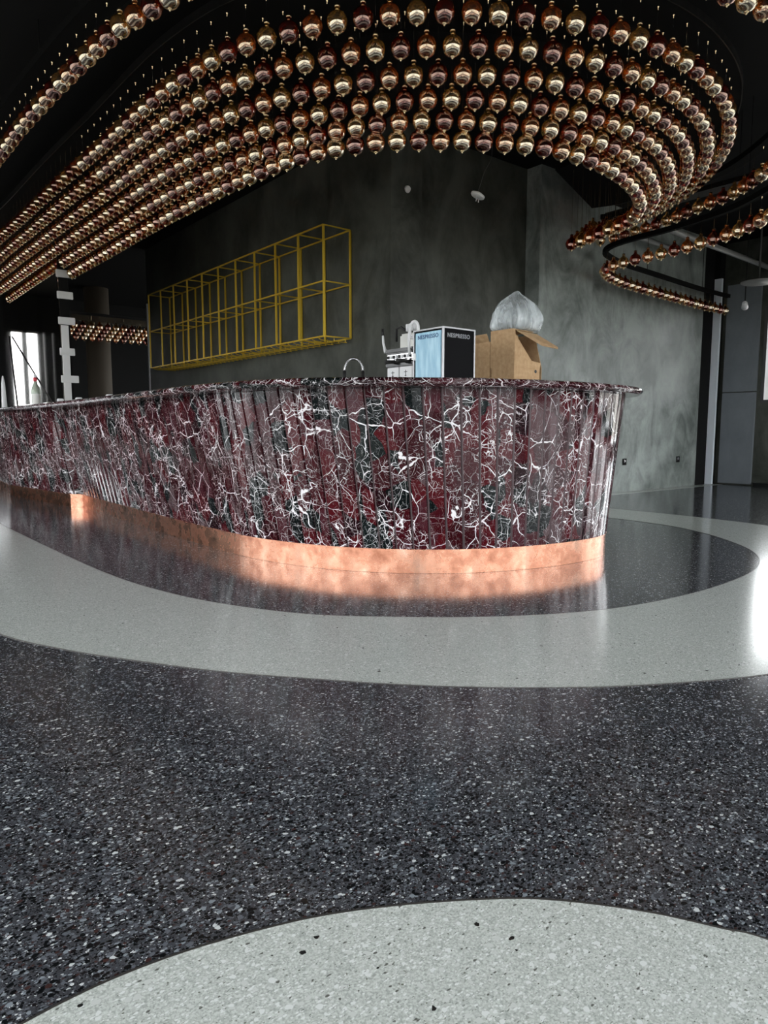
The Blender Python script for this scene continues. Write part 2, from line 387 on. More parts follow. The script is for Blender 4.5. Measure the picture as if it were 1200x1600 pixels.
for k in range(len(starts) - 1):
    sa, sb = starts[k], starts[k+1]
    rnd = random.random(); cols = []
    fr = [(0, .014), (.012, .012), (.12, .001), (.125, 0), (.5, -.002), (.975, 0), (.99, .012), (1, .014)]
    for f, d in fr:
        q, sl, inn = bar_at(sa + (sb - sa)*f); col = []
        q2 = bar_at(min(sa + (sb-sa)*f + .02, LEN)); q1 = bar_at(max(sa + (sb-sa)*f - .02, 0))
        for h in range(HN + 1):
            t = h / HN; lean = .47 * t
            p = lerp(q, sl, lean); a = lerp(q1[0], q1[1], lean); b = lerp(q2[0], q2[1], lean)
            tx, ty = b[0]-a[0], b[1]-a[1]; l = math.hypot(tx, ty) or 1
            nx, ny = -ty/l, tx/l                      # inward normal (curve runs towards -y then +x)
            col.append((bm.verts.new((p[0] + nx*d, p[1] + ny*d, ZB + (ZT-ZB)*t)), sa + (sb-sa)*f, ZB + (ZT-ZB)*t))
        cols.append(col)
    for c1, c2 in zip(cols, cols[1:]):
        for h in range(HN):
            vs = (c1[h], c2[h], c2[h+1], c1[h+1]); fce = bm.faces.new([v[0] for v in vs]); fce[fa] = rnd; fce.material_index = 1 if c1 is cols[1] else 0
            for lp, v in zip(fce.loops, vs): lp[uvl].uv = (v[1], v[2])
def sidechk():
    q, sl, inn = bar_at(3); return q
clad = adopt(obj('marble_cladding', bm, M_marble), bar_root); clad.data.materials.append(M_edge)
def inset(P, d):
    out = []
    for i, p in enumerate(P):
        a, b = P[max(i-1, 0)], P[min(i+1, len(P)-1)]; tx, ty = b[0]-a[0], b[1]-a[1]; l = math.hypot(tx, ty) or 1
        out.append((p[0] - ty/l*d, p[1] + tx/l*d))
    return out
PB = [p for p in DB]; NBR = len(PB)
adopt(ribbon('copper_plinth', inset(PB, .004), inset(PB, .03), 0.001, ZB, M_copper), bar_root)
adopt(ribbon('plinth_lip', inset(PB, -.004), inset(PB, .03), ZB-.004, ZB+.002, M_copper), bar_root)
core_in = [lerp(a, b, .93) for a, b in zip(PB, DI)]
adopt(ribbon('counter_body', inset(PB, .05), core_in, .001, ZT-.01, M_black), bar_root)
# slab with a rounded edge
top_root = None
bm = NB(); uvl = bm.loops.layers.uv.new('UVMap'); fa = bm.faces.layers.float.new('strip')
sect = [(.20, 1.086), (.022, 1.086), (.010, 1.093), (.001, 1.104), (0, 1.110), (.004, 1.119), (.013, 1.126), (.028, 1.130)]
rows = []
NS = 200
for i in range(NS + 1):
    s = LEN*i/NS; q, sl, inn = bar_at(s); a = bar_at(max(s-.02, 0))[1]; b = bar_at(min(s+.02, LEN))[1]
    tx, ty = b[0]-a[0], b[1]-a[1]; l = math.hypot(tx, ty); nx, ny = -ty/l, tx/l
    r = [(bm.verts.new((sl[0]+nx*d, sl[1]+ny*d, z)), (s, z*2 - d)) for d, z in sect]
    r += [(bm.verts.new((inn[0], inn[1], 1.13)), (s, 4)), (bm.verts.new((inn[0], inn[1], 1.086)), (s, 4.1))]
    rows.append(r)
for A, B in zip(rows, rows[1:]):
    for j in range(len(A)):
        j2 = (j+1) % len(A); vs = (A[j], A[j2], B[j2], B[j]); f = bm.faces.new([v[0] for v in vs])
        for lp, v in zip(f.loops, vs): lp[uvl].uv = v[1]
bm.faces.new([v[0] for v in rows[0]]); bm.faces.new([v[0] for v in rows[-1]][::-1])
slab = obj('countertop', bm, M_marble_top)
tag(slab, 'burgundy marble countertop slab with rounded edge running along the whole bar', 'countertop')

# back counter behind the bar with the tap
bm = NB(); box(bm, (3.78, 5.9, .001), (4.36, 11.4, .86))
wc = empty('back_counter', (4.07, 8.6, 0)); tag(wc, 'low dark work counter along the wall behind the bar, below the gold rack', 'counter')
I2 = Matrix.Translation((-4.07, -8.6, 0))
adopt(obj('cabinet_body', bx((3.80, 5.0, .001), (4.36, 11.4, .86)), M_black), wc, I2)
adopt(obj('worktop', bx((3.76, 4.98, .861), (4.37, 11.42, .90)), M_steel), wc, I2)
tap = empty('spring_faucet', (3.93, 5.33, .90)); tag(tap, 'chrome arched spring faucet with black ends behind the bar, below rack', 'faucet')
# arch lies along the camera's left-right direction: u = (.779,-.627)
ux, uy = .779, -.627
arch = []
for k in range(25):
    a = math.pi*k/24; arch.append((-ux*.085*math.cos(a), -uy*.085*math.cos(a), .50 + .11*math.sin(a)))
bm = NB(); tube(bm, [(-ux*.085, -uy*.085, 0), (-ux*.085, -uy*.085, .50)], .011); obj('riser', bm, M_steel, tap, True)
bm = NB(); tube(bm, arch, .007); obj('spout_hose', bm, M_steel, tap, True)
bm = NB(); pts = []
for k in range(25*14):
    t = k/(25*14-1); a = math.pi*t; c = Vector((-ux*.085*math.cos(a), -uy*.085*math.cos(a), .50 + .11*math.sin(a)))
    tn = Vector((ux*math.sin(a), uy*math.sin(a), math.cos(a))).normalized(); sd = Vector((-uy, ux, 0)); bn = tn.cross(sd)
    w = 2*math.pi*26*t; pts.append(c + sd*.013*math.cos(w) + bn*.013*math.sin(w))
tube(bm, pts, .0028, 5); obj('spring', bm, M_steel, tap, True)
bm = NB(); tube(bm, [(ux*.085, uy*.085, .50), (ux*.085, uy*.085, .30)], [.014, .02], 12); obj('spray_head', bm, M_rubber, tap, True)
bm = NB(); tube(bm, [(-ux*.085, -uy*.085, .50), (-ux*.085, -uy*.085, .40)], .017, 12); obj('grip', bm, M_rubber, tap, True)
bm = NB(); tube(bm, [(-ux*.085, -uy*.085, .33), (ux*.085, uy*.085, .33)], .005); obj('holder_arm', bm, M_steel, tap, True)

# ------------------------------------------------------------------ gold wire rack on the core wall
M_gold = mat('gold_paint', (.80, .54, .05), .36, .45)
rack = empty('wall_rack', (4.2, 8.4, 1.79)); tag(rack, 'gold metal open shelf rack of square cells with glass hangers, high on dark wall', 'rack')
IR = Matrix.Translation((-4.2, -8.4, -1.79))
YR = [5.97 + .466*k for k in range(11)]; ZR = [1.79, 2.325, 2.86]; XF, XBk = 4.04, 4.365
for k, y in enumerate(YR):
    for x in (XF, XBk):
        adopt(obj('post', bx((x-.009, y-.009, ZR[0]), (x+.009, y+.009, ZR[2])), M_gold), rack, IR)
for z in ZR:
    bm = NB()
    for x in (XF, XBk): box(bm, (x-.007, YR[0], z-.007), (x+.007, YR[-1], z+.007))
    for y in YR: box(bm, (XF, y-.006, z-.006), (XBk, y+.006, z+.006))
    adopt(obj('shelf_frame', bm, M_gold), rack, IR)
bm0 = NB(); tube(bm0, [(4.36, 0, 1.755), (4.10, 0, 1.755), (4.05, 0, 1.758), (4.02, 0, 1.768), (4.005, 0, 1.785)], .0045, 6)
for dx in (4.34, 4.2): bar(bm0, (dx, 0, 1.755), (dx, 0, 1.785), .006)
hr = adopt(obj('glass_hanger', bm0, M_gold), rack, IR)
hr.location.y = YR[0] + .06 - 0
hr_me = hr.data
for k in range(38):
    h = hr if k == 0 else hr.copy()
    if k: C.objects.link(h); h.parent = rack
    h.location = (0, YR[0] + .06 + k*.12, 0)

# ------------------------------------------------------------------ chandelier rows
r1 = [(1.93,12.6),(1.95,10.8),(1.95,9.76),(1.97,8.95),(1.98,8.04),(2.0,7.17),(2.03,6.33),(2.04,5.83),(2.05,5.35),(2.07,4.93),(2.12,4.53),(2.19,4.21),(2.32,3.90),(2.47,3.64),(2.66,3.38),(2.87,3.16),(3.13,2.96),(3.39,2.80),(3.68,2.67),(3.99,2.58),(4.3,2.535),(4.62,2.53),(4.96,2.57),(5.30,2.65),(5.66,2.79),(6.08,3.03),(6.62,3.48),(7.05,4.05),(7.24,4.5),(7.27,4.82),(7.16,5.10)]
r6 = [(2.50,12.6),(2.51,10.8),(2.51,9.76),(2.52,8.71),(2.53,7.72),(2.53,6.86),(2.54,6.13),(2.56,5.72),(2.58,5.2),(2.63,4.72),(2.69,4.36),(2.78,4.09),(2.91,3.85),(3.08,3.64),(3.30,3.47),(3.53,3.31),(3.76,3.18),(4.02,3.10),(4.31,3.065),(4.61,3.09),(4.95,3.17),(5.30,3.31),(5.53,3.46),(5.78,3.72),(5.92,4.12),(6.02,4.42),(6.05,4.64)]
D1, D6 = resample(catmull(r1), 160), resample(catmull(r6), 160)
PLATE = 3.42
hgt = [3.19 - .098*k for k in range(6)]
def ball_profile(seg):
    pr = [(0, -.060), (.018, -.0575), (.036, -.049), (.051, -.032), (.0595, -.010), (.061, .010), (.057, .027), (.046, .043), (.030, .054), (.019, .062), (.015, .072), (.0135, .084)]
    if seg < 10: pr = [pr[i] for i in (0, 2, 4, 5, 7, 9, 11)]
    return pr
def gl_mesh(i, seg=18):
    bm = NB(); lathe(bm, ball_profile(seg), seg, cap=False); me = mesh_from(bm, True); me.materials.append(M_glass[i]); return me
GL = [gl_mesh(i) for i in range(3)]
bm = NB(); lathe(bm, [(.0155, .081), (.0165, .086), (.0165, .094), (.011, .099), (0, .100)], 10); CAP = mesh_from(bm, True); CAP.materials.append(M_brass)
bm = NB(); lathe(bm, [(0, -.073), (.0045, -.0715), (.0055, -.068), (.005, -.065), (.012, -.0625), (.0135, -.060), (.012, -.057), (0, -.056)], 10); FIN = mesh_from(bm, True); FIN.materials.append(M_brass)
bm = NB(); lathe(bm, [(0, -.022), (.002, -.021), (.003, -.012), (.007, -.003), (.008, 0)], 8); HOOK = mesh_from(bm, True); HOOK.materials.append(M_brass)
cords = {}
def cord_mesh(L):
    L = round(L, 3)
    if L not in cords:
        bm = NB(); tube(bm, [(0, 0, .098), (0, 0, L)], .0012, 5); me = mesh_from(bm); me.materials.append(M_steel); cords[L] = me
    return cords[L]
allb = []                                            # (depth, visible, x, y, z, tint, ceiling z, row name, group)
def project(x, y, z):
    r = .779*x - .627*y; f = .627*x + .779*y; dz = z - CAMZ; th = math.atan(127/1100)
    Z = f*math.cos(th) - dz*math.sin(th); u = f*math.sin(th) + dz*math.cos(th)
    return 600 + 1100*r/Z, 800 - 1100*u/Z, Z
def row(P, z, pitch, zc, where, start=0, ymax=99, phase=0):
    s = arclen(P); d = start; k = phase
    while d < s[-1]:
        x, y = sample(P, s, d)[:2]
        if y < ymax:
            px, py, Z = project(x, y, z); vis = -12 < px < 1212 and -30 < py < 900 and Z > 0
            allb.append((Z if vis else 99 + Z, vis, x, y, z, k % 3, zc, where))
        d += pitch; k += 1
rown = ['outermost and highest row', 'second row from outside', 'third row from outside', 'fourth row from outside', 'fifth row from outside', 'innermost and lowest row']
for k in range(6):
    P = [lerp(a, b, k/5) for a, b in zip(D1, D6)][::-1]
    row(P, hgt[k], .155 - .003*k, PLATE, rown[k] + ' of the big bar chandelier', .03 + .02*k, 9.02 if k >= 4 else 99, k)
s_left = catmull([(1.36,9.5),(1.38,8.2),(1.41,6.89),(1.42,6.28),(1.45,5.71),(1.48,5.22),(1.52,4.75),(1.56,4.41),(1.63,4.11),(1.72,3.80),(1.84,3.5)])
s_top = catmull([(3.7,2.1),(4.14,1.99),(4.4,1.96),(4.9,2.0)])
s_A = catmull([(7.30,5.05),(7.34,4.85),(7.2,4.25),(7.0,3.74),(6.83,3.30),(6.45,2.82),(6.0,2.4)])
s_B = catmull([(6.1,2.4),(6.44,2.82),(6.67,3.18),(6.81,3.58),(6.89,3.99),(6.92,4.36),(6.97,4.62),(7.07,4.80),(7.25,4.94),(7.63,5.05),(8.01,5.11),(8.8,5.17),(9.7,5.24),(10.3,5.27),(10.95,5.27)])
row(s_left, 3.19, .155, 3.38, 'separate single row left of the big chandelier')
row(s_top, 3.19, .155, 3.40, 'top right corner string above the bar end')
row(s_A, 3.05, .155, 3.28, 'upper single row at the right beyond the chandelier')
row(s_B, 2.65, .155, 2.85, 'lower hairpin row at the right wall')
for kk in range(4):
    row([(3.7, 13.8+.16*kk), (5.6, 13.8+.16*kk)], 2.77 - .05*kk, .15, 2.95, 'far row')
tint = ['pale gold', 'amber', 'dark burgundy']
allb.sort(key=lambda b: b[0])
near, far = allb[:300], allb[300:]
for Z, vis, x, y, z, t, zc, where in near:
    r = empty('pendant_globe', (x, y, z)); r.rotation_euler = (0, 0, random.random()*6)
    px = project(x, y, z)[0]
    if 'chandelier' in where and 'bar' in where and 'row' in where and 'single' not in where:
        zone = 'left run' if px < 400 else 'front curve' if px < 640 else 'right front curve' if px < 860 else 'right bend'
        where = where.replace('of the big bar chandelier', 'on the %s of the chandelier' % zone)
    lab = '%s glass globe, %s' % (tint[t], where)
    tag(r, lab, 'pendant', '%s globes, %s' % (tint[t], where))
    link_list = (('glass_globe', GL[t]), ('collar', CAP), ('finial', FIN), ('cord', cord_mesh(zc - z)))
    for nm, me in link_list:
        o = bpy.data.objects.new(nm, me); C.objects.link(o); o.parent = r
    o = bpy.data.objects.new('ceiling_hook', HOOK); C.objects.link(o); o.parent = r; o.location = (0, 0, zc - z - .002)
bm = NB()
def add_lathe_mi(bm, prof, n, x, y, z, mi):
    f0 = len(bm.faces); lathe(bm, prof, n, x, y, z, cap=False); bm.faces.ensure_lookup_table()
    for f in bm.faces[f0:]: f.material_index = mi; f.smooth = True
prf = ball_profile(8)
for Z, vis, x, y, z, t, zc, where in far:
    if not vis and not (x < 4 and y > 8.9): continue
    add_lathe_mi(bm, prf, 10, x, y, z, t)
    add_lathe_mi(bm, [(.0135, -.056), (.008, -.068), (0, -.074)], 6, x, y, z, 3)
    add_lathe_mi(bm, [(.016, .082), (.015, .095), (0, .1)], 6, x, y, z, 3)
    add_lathe_mi(bm, [(.0014, .098), (.0014, zc - z)], 3, x, y, z, 3)
me = bpy.data.meshes.new('m'); bm.to_mesh(me); bm.free()
for m in M_glass + [M_brass]: me.materials.append(m)
so = link('pendant_globe_rows', me)
tag(so, 'distant small glass globes at the far ends of the chandelier rows', 'pendants', kind='stuff')

# ceiling plates / tracks carrying the pendants
def offset(P, d):
    return inset(P, d)
Pout, Pin = offset(D1, -.07), offset(D6, .12)
plate = ribbon('ceiling_plate', Pout, Pin, PLATE, PLATE+.05, M_plate)
tag(plate, 'black curved ceiling plate from which the big chandelier of glass globes hangs', 'ceiling plate')
pt_in = offset(D1, -.078)
ob = adopt(ribbon('edge_trim', Pout, pt_in, PLATE-.004, PLATE+.05, M_track), plate, Matrix())
def track(P, z, w, lab):
    Q = resample(P, 60); o = ribbon('pendant_track', offset(Q, -w/2), offset(Q, w/2), z, z+.05, M_plate)
    tag(o, lab, 'track')
    for p in resample(P, 9)[1::2]:
        bm = NB(); tube(bm, [(p[0], p[1], z+.049), (p[0], p[1], HC-.001)], .004, 6); obj('suspension_rod', bm, M_track, o)
track(s_left, 3.38, .16, 'black curved track holding the separate globe row at left')
track(s_top, 3.40, .16, 'short black track at the top right above the bar end')
track(s_A, 3.28, .10, 'black curved track of the upper right globe row')
track(s_B, 2.85, .05, 'black hairpin track of the lower globe row along the right wall')
tag(obj('pendant_track', bx((3.6, 13.7, 2.95), (5.7, 14.4, 3.0)), M_track), 'black track of the far globe row beyond the rack wall', 'track')
bm = NB()
for i in (10, 45, 75, 100, 130, 150):
    p = lerp(D1[i], D6[i], .5); tube(bm, [(p[0], p[1], PLATE+.049), (p[0], p[1], HC-.001)], .006, 6)
adopt(obj('hanger_rod', bm, M_track), plate, Matrix())

# ------------------------------------------------------------------ ceiling services at the right
def pipe(name, a, b, r, m, lab, cat='pipe'):
    bm = NB(); tube(bm, [a, b], r, 16); o = obj(name, bm, m, None, True); return tag(o, lab, cat)
pipe('ceiling_pipe', (7.62, 4.68, 3.25), (11.3, 4.76, 3.22), .035, M_pipe, 'long pale grey pipe crossing diagonally under the right ceiling')
pipe('ceiling_pipe', (7.6, 5.2, 3.30), (9.2, 5.22, 3.29), .03, M_pipe, 'shorter pale pipe near the right wall under the ceiling')
pipe('ceiling_duct', (6.5, 1.2, 3.50), (11.2, 4.6, 3.50), .17, M_duct, 'thick dark round air duct under the right ceiling', 'duct')
pipe('ceiling_duct', (5.0, .6, 3.55), (8.6, -2.0, 3.55), .15, M_duct, 'dark air duct near the top right corner', 'duct')
tag(obj('cable_tray', bx((7.6, 2.9, 3.40), (7.8, 5.2, 3.45)), M_track), 'flat black cable tray between the two right globe rows', 'cable tray')
d = empty('ceiling_diffuser', (9.95, 4.4, 2.80)); tag(d, 'flat round grey diffuser disc under the ceiling at far right', 'diffuser')
bm = NB(); lathe(bm, [(0, 0), (.20, 0), (.22, .015), (.22, .022), (0, .05)], 32); obj('disc', bm, M_pipe, d, True)
bm = NB(); lathe(bm, [(.012, .03), (.012, HC-2.80)], 12); obj('stem', bm, M_duct, d, True)
d = empty('spotlight', (10.35, 4.75, 2.62)); tag(d, 'small white spotlight at far right near the window top', 'spotlight')
bm = NB(); tube(bm, [(-.07, -.03, 0), (.07, .03, -.03)], [.035, .045], 16); obj('lamp_body', bm, M_white, d, True)
bm = NB(); tube(bm, [(0, 0, .03), (0, 0, HC-2.62)], .008, 8); obj('stem', bm, M_track, d)
# two small lights behind the bar
M_led = mat('white_lens', (.9, .9, .88), .3)
d = empty('hanging_spotlight', (4.55, 4.38, 2.84)); tag(d, 'tilted white round lamp hanging on a thin cable above the bar', 'lamp')
bm = NB(); lathe(bm, [(0, -.012), (.055, -.012), (.062, -.004), (.062, .008), (.03, .022), (0, .024)], 24)
bmesh.ops.rotate(bm, verts=bm.verts[:], matrix=Matrix.Rotation(.42, 3, Vector((.627, .779, 0)))); obj('lamp_disc', bm, M_led, d, True)
bm = NB(); tube(bm, [(0, 0, .02), (.04, -.03, .18), (.09, -.07, .30), (.11, -.08, HC-2.84)], .0025, 5); obj('cable', bm, M_duct, d, True)
bm = NB(); tube(bm, [(-.01, 0, -.01), (-.02, 0, -.05)], .004, 5); tube(bm, [(.012, 0, -.01), (.01, 0, -.055)], .004, 5); obj('clip', bm, M_white, d)
d = empty('wall_lamp', (4.58, 5.338, 3.14)); tag(d, 'tiny white round lamp high on the dark wall above the coffee machines', 'lamp')
bm = NB(); lathe(bm, [(0, 0), (.035, 0), (.032, .012), (.02, .03), (0, .032)], 20)
bmesh.ops.rotate(bm, verts=bm.verts[:], matrix=Matrix.Rotation(R90, 3, 'X')); obj('lens', bm, M_led, d, True)

# ------------------------------------------------------------------ things on the bar
ZC = 1.130
# coffee machine case
M_blue = mat('pale_blue_film', (.30, .55, .70), .35)
def bluefilm():
    t = NT(M_blue); tc = t.n('TexCoord'); mp = t.n('Mapping'); mp.inputs['Scale'].default_value = (1, 6, 1.2); t.l(tc.outputs['Object'], mp.inputs['Vector'])
    n = t.n('TexNoise', i_Scale=6.0, i_Detail=5.0); t.l(mp.outputs[0], n.inputs['Vector'])
    t.l(t.ramp(n.outputs[0], [(.3, (.22,.45,.62)), (.7, (.42,.66,.78))]), t.b.inputs['Base Color'])
bluefilm()
def text(name, s, size, m, parent, loc, rot, ext=.0008):
    cu = bpy.data.curves.new('t', 'FONT'); cu.body = s; cu.size = size; cu.extrude = ext; cu.align_x = 'CENTER'; cu.align_y = 'CENTER'; cu.space_character = 1.12; cu.offset = .0006
    tmp = bpy.data.objects.new('t', cu); C.objects.link(tmp); bpy.context.view_layer.update(); me = bpy.data.meshes.new_from_object(tmp.evaluated_get(bpy.context.evaluated_depsgraph_get())); bpy.data.objects.remove(tmp); me.materials.clear(); me.materials.append(m)
    o = bpy.data.objects.new(name, me); C.objects.link(o); o.parent = parent; o.location = loc; o.rotation_euler = rot; return o
cs = empty('coffee_machine_case', (2.75, 2.895, ZC)); tag(cs, 'boxy coffee machine with pale blue front and black side on the bar', 'coffee machine')
cw, cdp, ch = .255, .252, .295   # x, y, z
obj('body', bx((.010, .005, .006), (cw-.004, cdp-.005, ch-.006), .002), mat('satin_black_side', (.004,.004,.005), .6, 0, .06), cs)
bm = NB()
w_ = .010
for (xx, yy) in ((0, 0), (cw-w_, 0), (0, cdp-w_), (cw-w_, cdp-w_)): box(bm, (xx, yy, 0), (xx+w_, yy+w_, ch))
for zz in (0, ch-.008):
    box(bm, (w_, 0, zz), (cw-w_, w_, zz+.008)); box(bm, (w_, cdp-w_, zz), (cw-w_, cdp, zz+.008)); box(bm, (0, w_, zz), (w_, cdp-w_, zz+.008)); box(bm, (cw-w_, w_, zz), (cw, cdp-w_, zz+.008))
obj('metal_frame', bm, mat('brushed_frame', (.34, .34, .35), .4, 1), cs)
dr = obj('front_panel', bx((.002, .020, .012), (.012, cdp-.018, ch-.018), .002), M_blue, cs)
obj('latch', bx((-.008, cdp-.026, .125), (.012, cdp-.004, .165), .003), M_white, cs)
M_navy = mat('navy_print', (.02, .08, .2), .5); M_gprint = mat('pale_print', (.30, .31, .33), .5)
text('lettering', 'NESPRESSO', .031, M_navy, cs, (.0012, cdp/2, ch-.045), (R90, 0, -R90))
text('lettering', 'NESPRESSO', .032, M_gprint, cs, (cw/2-.002, .0042, ch-.045), (R90, 0, 0))

# espresso machine to its left
EX, EY, ES = 2.95, 3.375, 1.14
em = empty('espresso_machine', (EX, EY, ZC)); em.scale = (ES, ES, ES); tag(em, 'chrome and black espresso machine with levers left of the blue fronted case', 'espresso machine')
ew = .255
obj('base', bx((.03, .01, .012), (.26, ew-.01, .035), .003), M_blackgloss, em)
p = obj('drip_tray', bx((.0, .012, .115), (.24, ew-.012, .135), .004), M_blackgloss, em)
obj('body', bx((.10, .015, .16), (.27, ew-.015, .31), .012), mat('pale_enamel', (.62, .62, .58), .3, .2), em)
bm = NB()
prof = [(0, .012, .145), (0, .0, .17), (.0, .01, .205), (.06, .02, .225)]
box(bm, (.0, .0, .185), (.25, ew, .215), .01); obj('black_hood', bm, M_blackgloss, em)
obj('group_panel', bx((.012, .012, .155), (.10, ew-.012, .184), .003), M_steel, em)
for k in range(9):
    yy = .03 + k*.024; obj('button', bx((.006, yy, .160), (.013, yy+.012, .178), .001), M_white if k % 2 else M_rubber, em)
for yy in (.075, .175):
    bm = NB(); lathe(bm, [(.026, .112+.03), (.028, .148), (.028, .160), (.02, .163)], 18, .04, yy, 0); g = obj('group_head', bm, M_steel, em, True)
    bm = NB(); tube(bm, [(.04, yy, .145), (-.05, yy, .138)], [.008, .013], 10); obj('portafilter_handle', bm, M_rubber, em, True)
bm = NB(); tube(bm, [(.01, ew-.002, .20), (.005, ew+.012, .255), (.01, ew+.022, .30)], [.009, .007, .006], 10); obj('steam_lever', bm, M_white, em, True)
bm = NB(); tube(bm, [(.01, ew+.022, .298), (.012, ew+.028, .335)], [.009, .008], 10); obj('lever_knob', bm, M_rubber, em, True)
bm = NB(); tube(bm, [(0, .025, .33), (-.006, .03, .25), (-.004, .025, .17)], .008, 10); obj('steam_wand', bm, M_white, em, True)
bm = NB(); ring = [(.02, .015+.035*math.cos(a), .305+.045*math.sin(a)) for a in [2*math.pi*k/24 for k in range(25)]]; tube(bm, ring, .008, 8); obj('hand_wheel', bm, M_white, em, True)
bm = NB(); tube(bm, [(.06, .12, .31), (.04, .15, .335), (.04, .19, .33), (.05, .2, .26)], .007, 8); obj('hose', bm, M_rubber, em, True)
for k in range(4):
    bm = NB(); lathe(bm, [(.010, .31), (.012, .345), (.009, .35), (0, .35)], 12, .06 + .0*k, .05 + .022*k, 0); obj('cup', bm, M_white, em, True)
for yy in (.02, ew-.04):
    obj('foot', bx((.03, yy, 0), (.06, yy+.02, .02)), M_steel, em)
for k, (y0_, y1_) in enumerate(((.02, .125), (.135, .235))):
    c = empty('white_carton', (EX+.01, EY + y0_*ES, ZC+.036*ES)); c.scale = (ES, ES, ES); tag(c, ['right-hand small white carton with printed marks under the espresso machine', 'left-hand small white carton with printed marks under the espresso machine'][k], 'carton')
    obj('box_body', bx((0, 0, 0), (.09, y1_-y0_, .075), .002), M_white, c)
    bm = NB(); w_ = (y1_-y0_)
    box(bm, (-.0012, w_/2-.002, .02), (0, w_/2+.002, .055)); box(bm, (-.0012, w_/2-.014, .044), (0, w_/2+.014, .047)); box(bm, (-.0012, w_/2-.008, .024), (0, w_/2+.008, .027))
    obj('printed_mark', bm, M_rubber, c)

# cardboard
def cardboard():
    m = mat('cardboard', (.50, .33, .18), .85, 0, .2); t = NT(m); tc = t.n('TexCoord')
    n = t.n('TexNoise', i_Scale=40.0, i_Detail=6.0); t.l(tc.outputs['Object'], n.inputs['Vector'])
    t.l(t.ramp(n.outputs[0], [(.3, (.44,.28,.145)), (.7, (.56,.38,.22))]), t.b.inputs['Base Color']); return m
M_card = cardboard()
def panel(bm, pts, th, nrm):
    nrm = Vector(nrm).normalized()*th
    a = [bm.verts.new(p) for p in pts]; b = [bm.verts.new(Vector(p)+nrm) for p in pts]
    bm.faces.new(a); bm.faces.new(b[::-1])
    for i in range(len(a)): j = (i+1) % len(a); bm.faces.new((a[i], b[i], b[j], a[j]))
c1 = empty('cardboard_box', (3.41, 2.95, ZC)); tag(c1, 'tall brown cardboard box with a flap hanging open, under the plastic bag', 'cardboard box')
bw, bd, bh = .265, .20, .345
def poly(P): return P
bm = NB()
panel(bm, [(0, 0, 0), (0, bd, 0), (0, bd, .06), (0, bd-.012, .06), (0, bd-.012, .12), (0, bd, .12), (0, bd, bh), (0, 0, bh)][::1], .004, (1, 0, 0))
obj('side_panel', bm, M_card, c1)
bm = NB(); panel(bm, [(.005, 0, 0), (bw-.02, 0, 0), (bw-.02, 0, .10), (bw-.01, 0, .15), (bw*.62, 0, .16), (.005, 0, bh-.03)], .004, (0, 1, 0)); obj('front_panel', bm, M_card, c1)
bm = NB(); panel(bm, [(bw-.004, .0, 0), (bw-.004, bd, 0), (bw-.004, bd, bh-.01), (bw-.004, .06, bh-.01), (bw-.004, .0, .12)], .004, (1, 0, 0)); obj('side_panel', bm, M_card, c1)
bm = NB(); panel(bm, [(0.005, bd-.004, 0), (bw-.005, bd-.004, 0), (bw-.005, bd-.004, bh), (.005, bd-.004, bh)], .004, (0, 1, 0)); obj('back_panel', bm, M_card, c1)
bm = NB(); panel(bm, [(.005, .005, .001), (bw-.005, .005, .001), (bw-.005, bd-.005, .001), (.005, bd-.005, .001)], .003, (0, 0, 1)); obj('bottom_panel', bm, M_card, c1)
bm = NB(); panel(bm, [(.0, .02, bh), (bw*.8, .03, bh-.003), (bw*.8, bd, bh-.003), (.0, bd, bh)], .004, (0, 0, 1)); obj('top_panel', bm, M_card, c1)
bm = NB(); panel(bm, [(.015, 0, bh-.012), (bw-.03, .02, bh-.015), (bw+.045, -.09, bh-.10), (bw+.02, -.11, bh-.115), (bw-.03, -.115, bh-.108), (.135, -.105, bh-.105)], .004, (0, .5, 1)); obj('open_flap', bm, M_card, c1)
bm = NB(); lathe(bm, [(0, 0), (.011, 0), (.011, .001), (0, .001)], 16); bmesh.ops.rotate(bm, verts=bm.verts[:], matrix=Matrix.Rotation(R90, 3, 'X')); bmesh.ops.translate(bm, verts=bm.verts[:], vec=(bw-.06, -.0005, .095)); obj('hand_hole', bm, M_rubber, c1)
c2 = empty('cardboard_box', (3.415, 3.158, ZC)); tag(c2, 'smaller brown cardboard box with notched edges left of the tall one', 'cardboard box')
bm = NB(); b2d, b2h = .165, .285
panel(bm, [(0, 0, 0), (0, b2d, 0), (0, b2d, .085), (0, b2d+.018, .09), (0, b2d+.018, .165), (0, b2d, .17), (0, b2d, b2h), (0, 0, b2h)], .004, (1, 0, 0)); obj('front_panel', bm, M_card, c2)
bm = NB(); panel(bm, [(0, b2d-.004, 0), (.18, b2d-.004, 0), (.18, b2d-.004, b2h), (0.004, b2d-.004, b2h)], .004, (0, 1, 0)); obj('side_panel', bm, M_card, c2)
bm = NB(); panel(bm, [(.005, 0, 0), (.18, 0, 0), (.18, 0, b2h), (.005, 0, b2h)], .004, (0, 1, 0)); obj('side_panel', bm, M_card, c2)
bm = NB(); panel(bm, [(.18, 0, 0), (.18, b2d, 0), (.18, b2d, b2h), (.18, 0, b2h)], .004, (1, 0, 0)); obj('back_panel', bm, M_card, c2)
bm = NB(); panel(bm, [(0, .01, b2h), (0, b2d-.005, b2h), (-.045, b2d+.02, b2h+.04), (-.035, .0, b2h+.045)], .004, (1, 0, 1)); obj('open_flap', bm, M_card, c2)
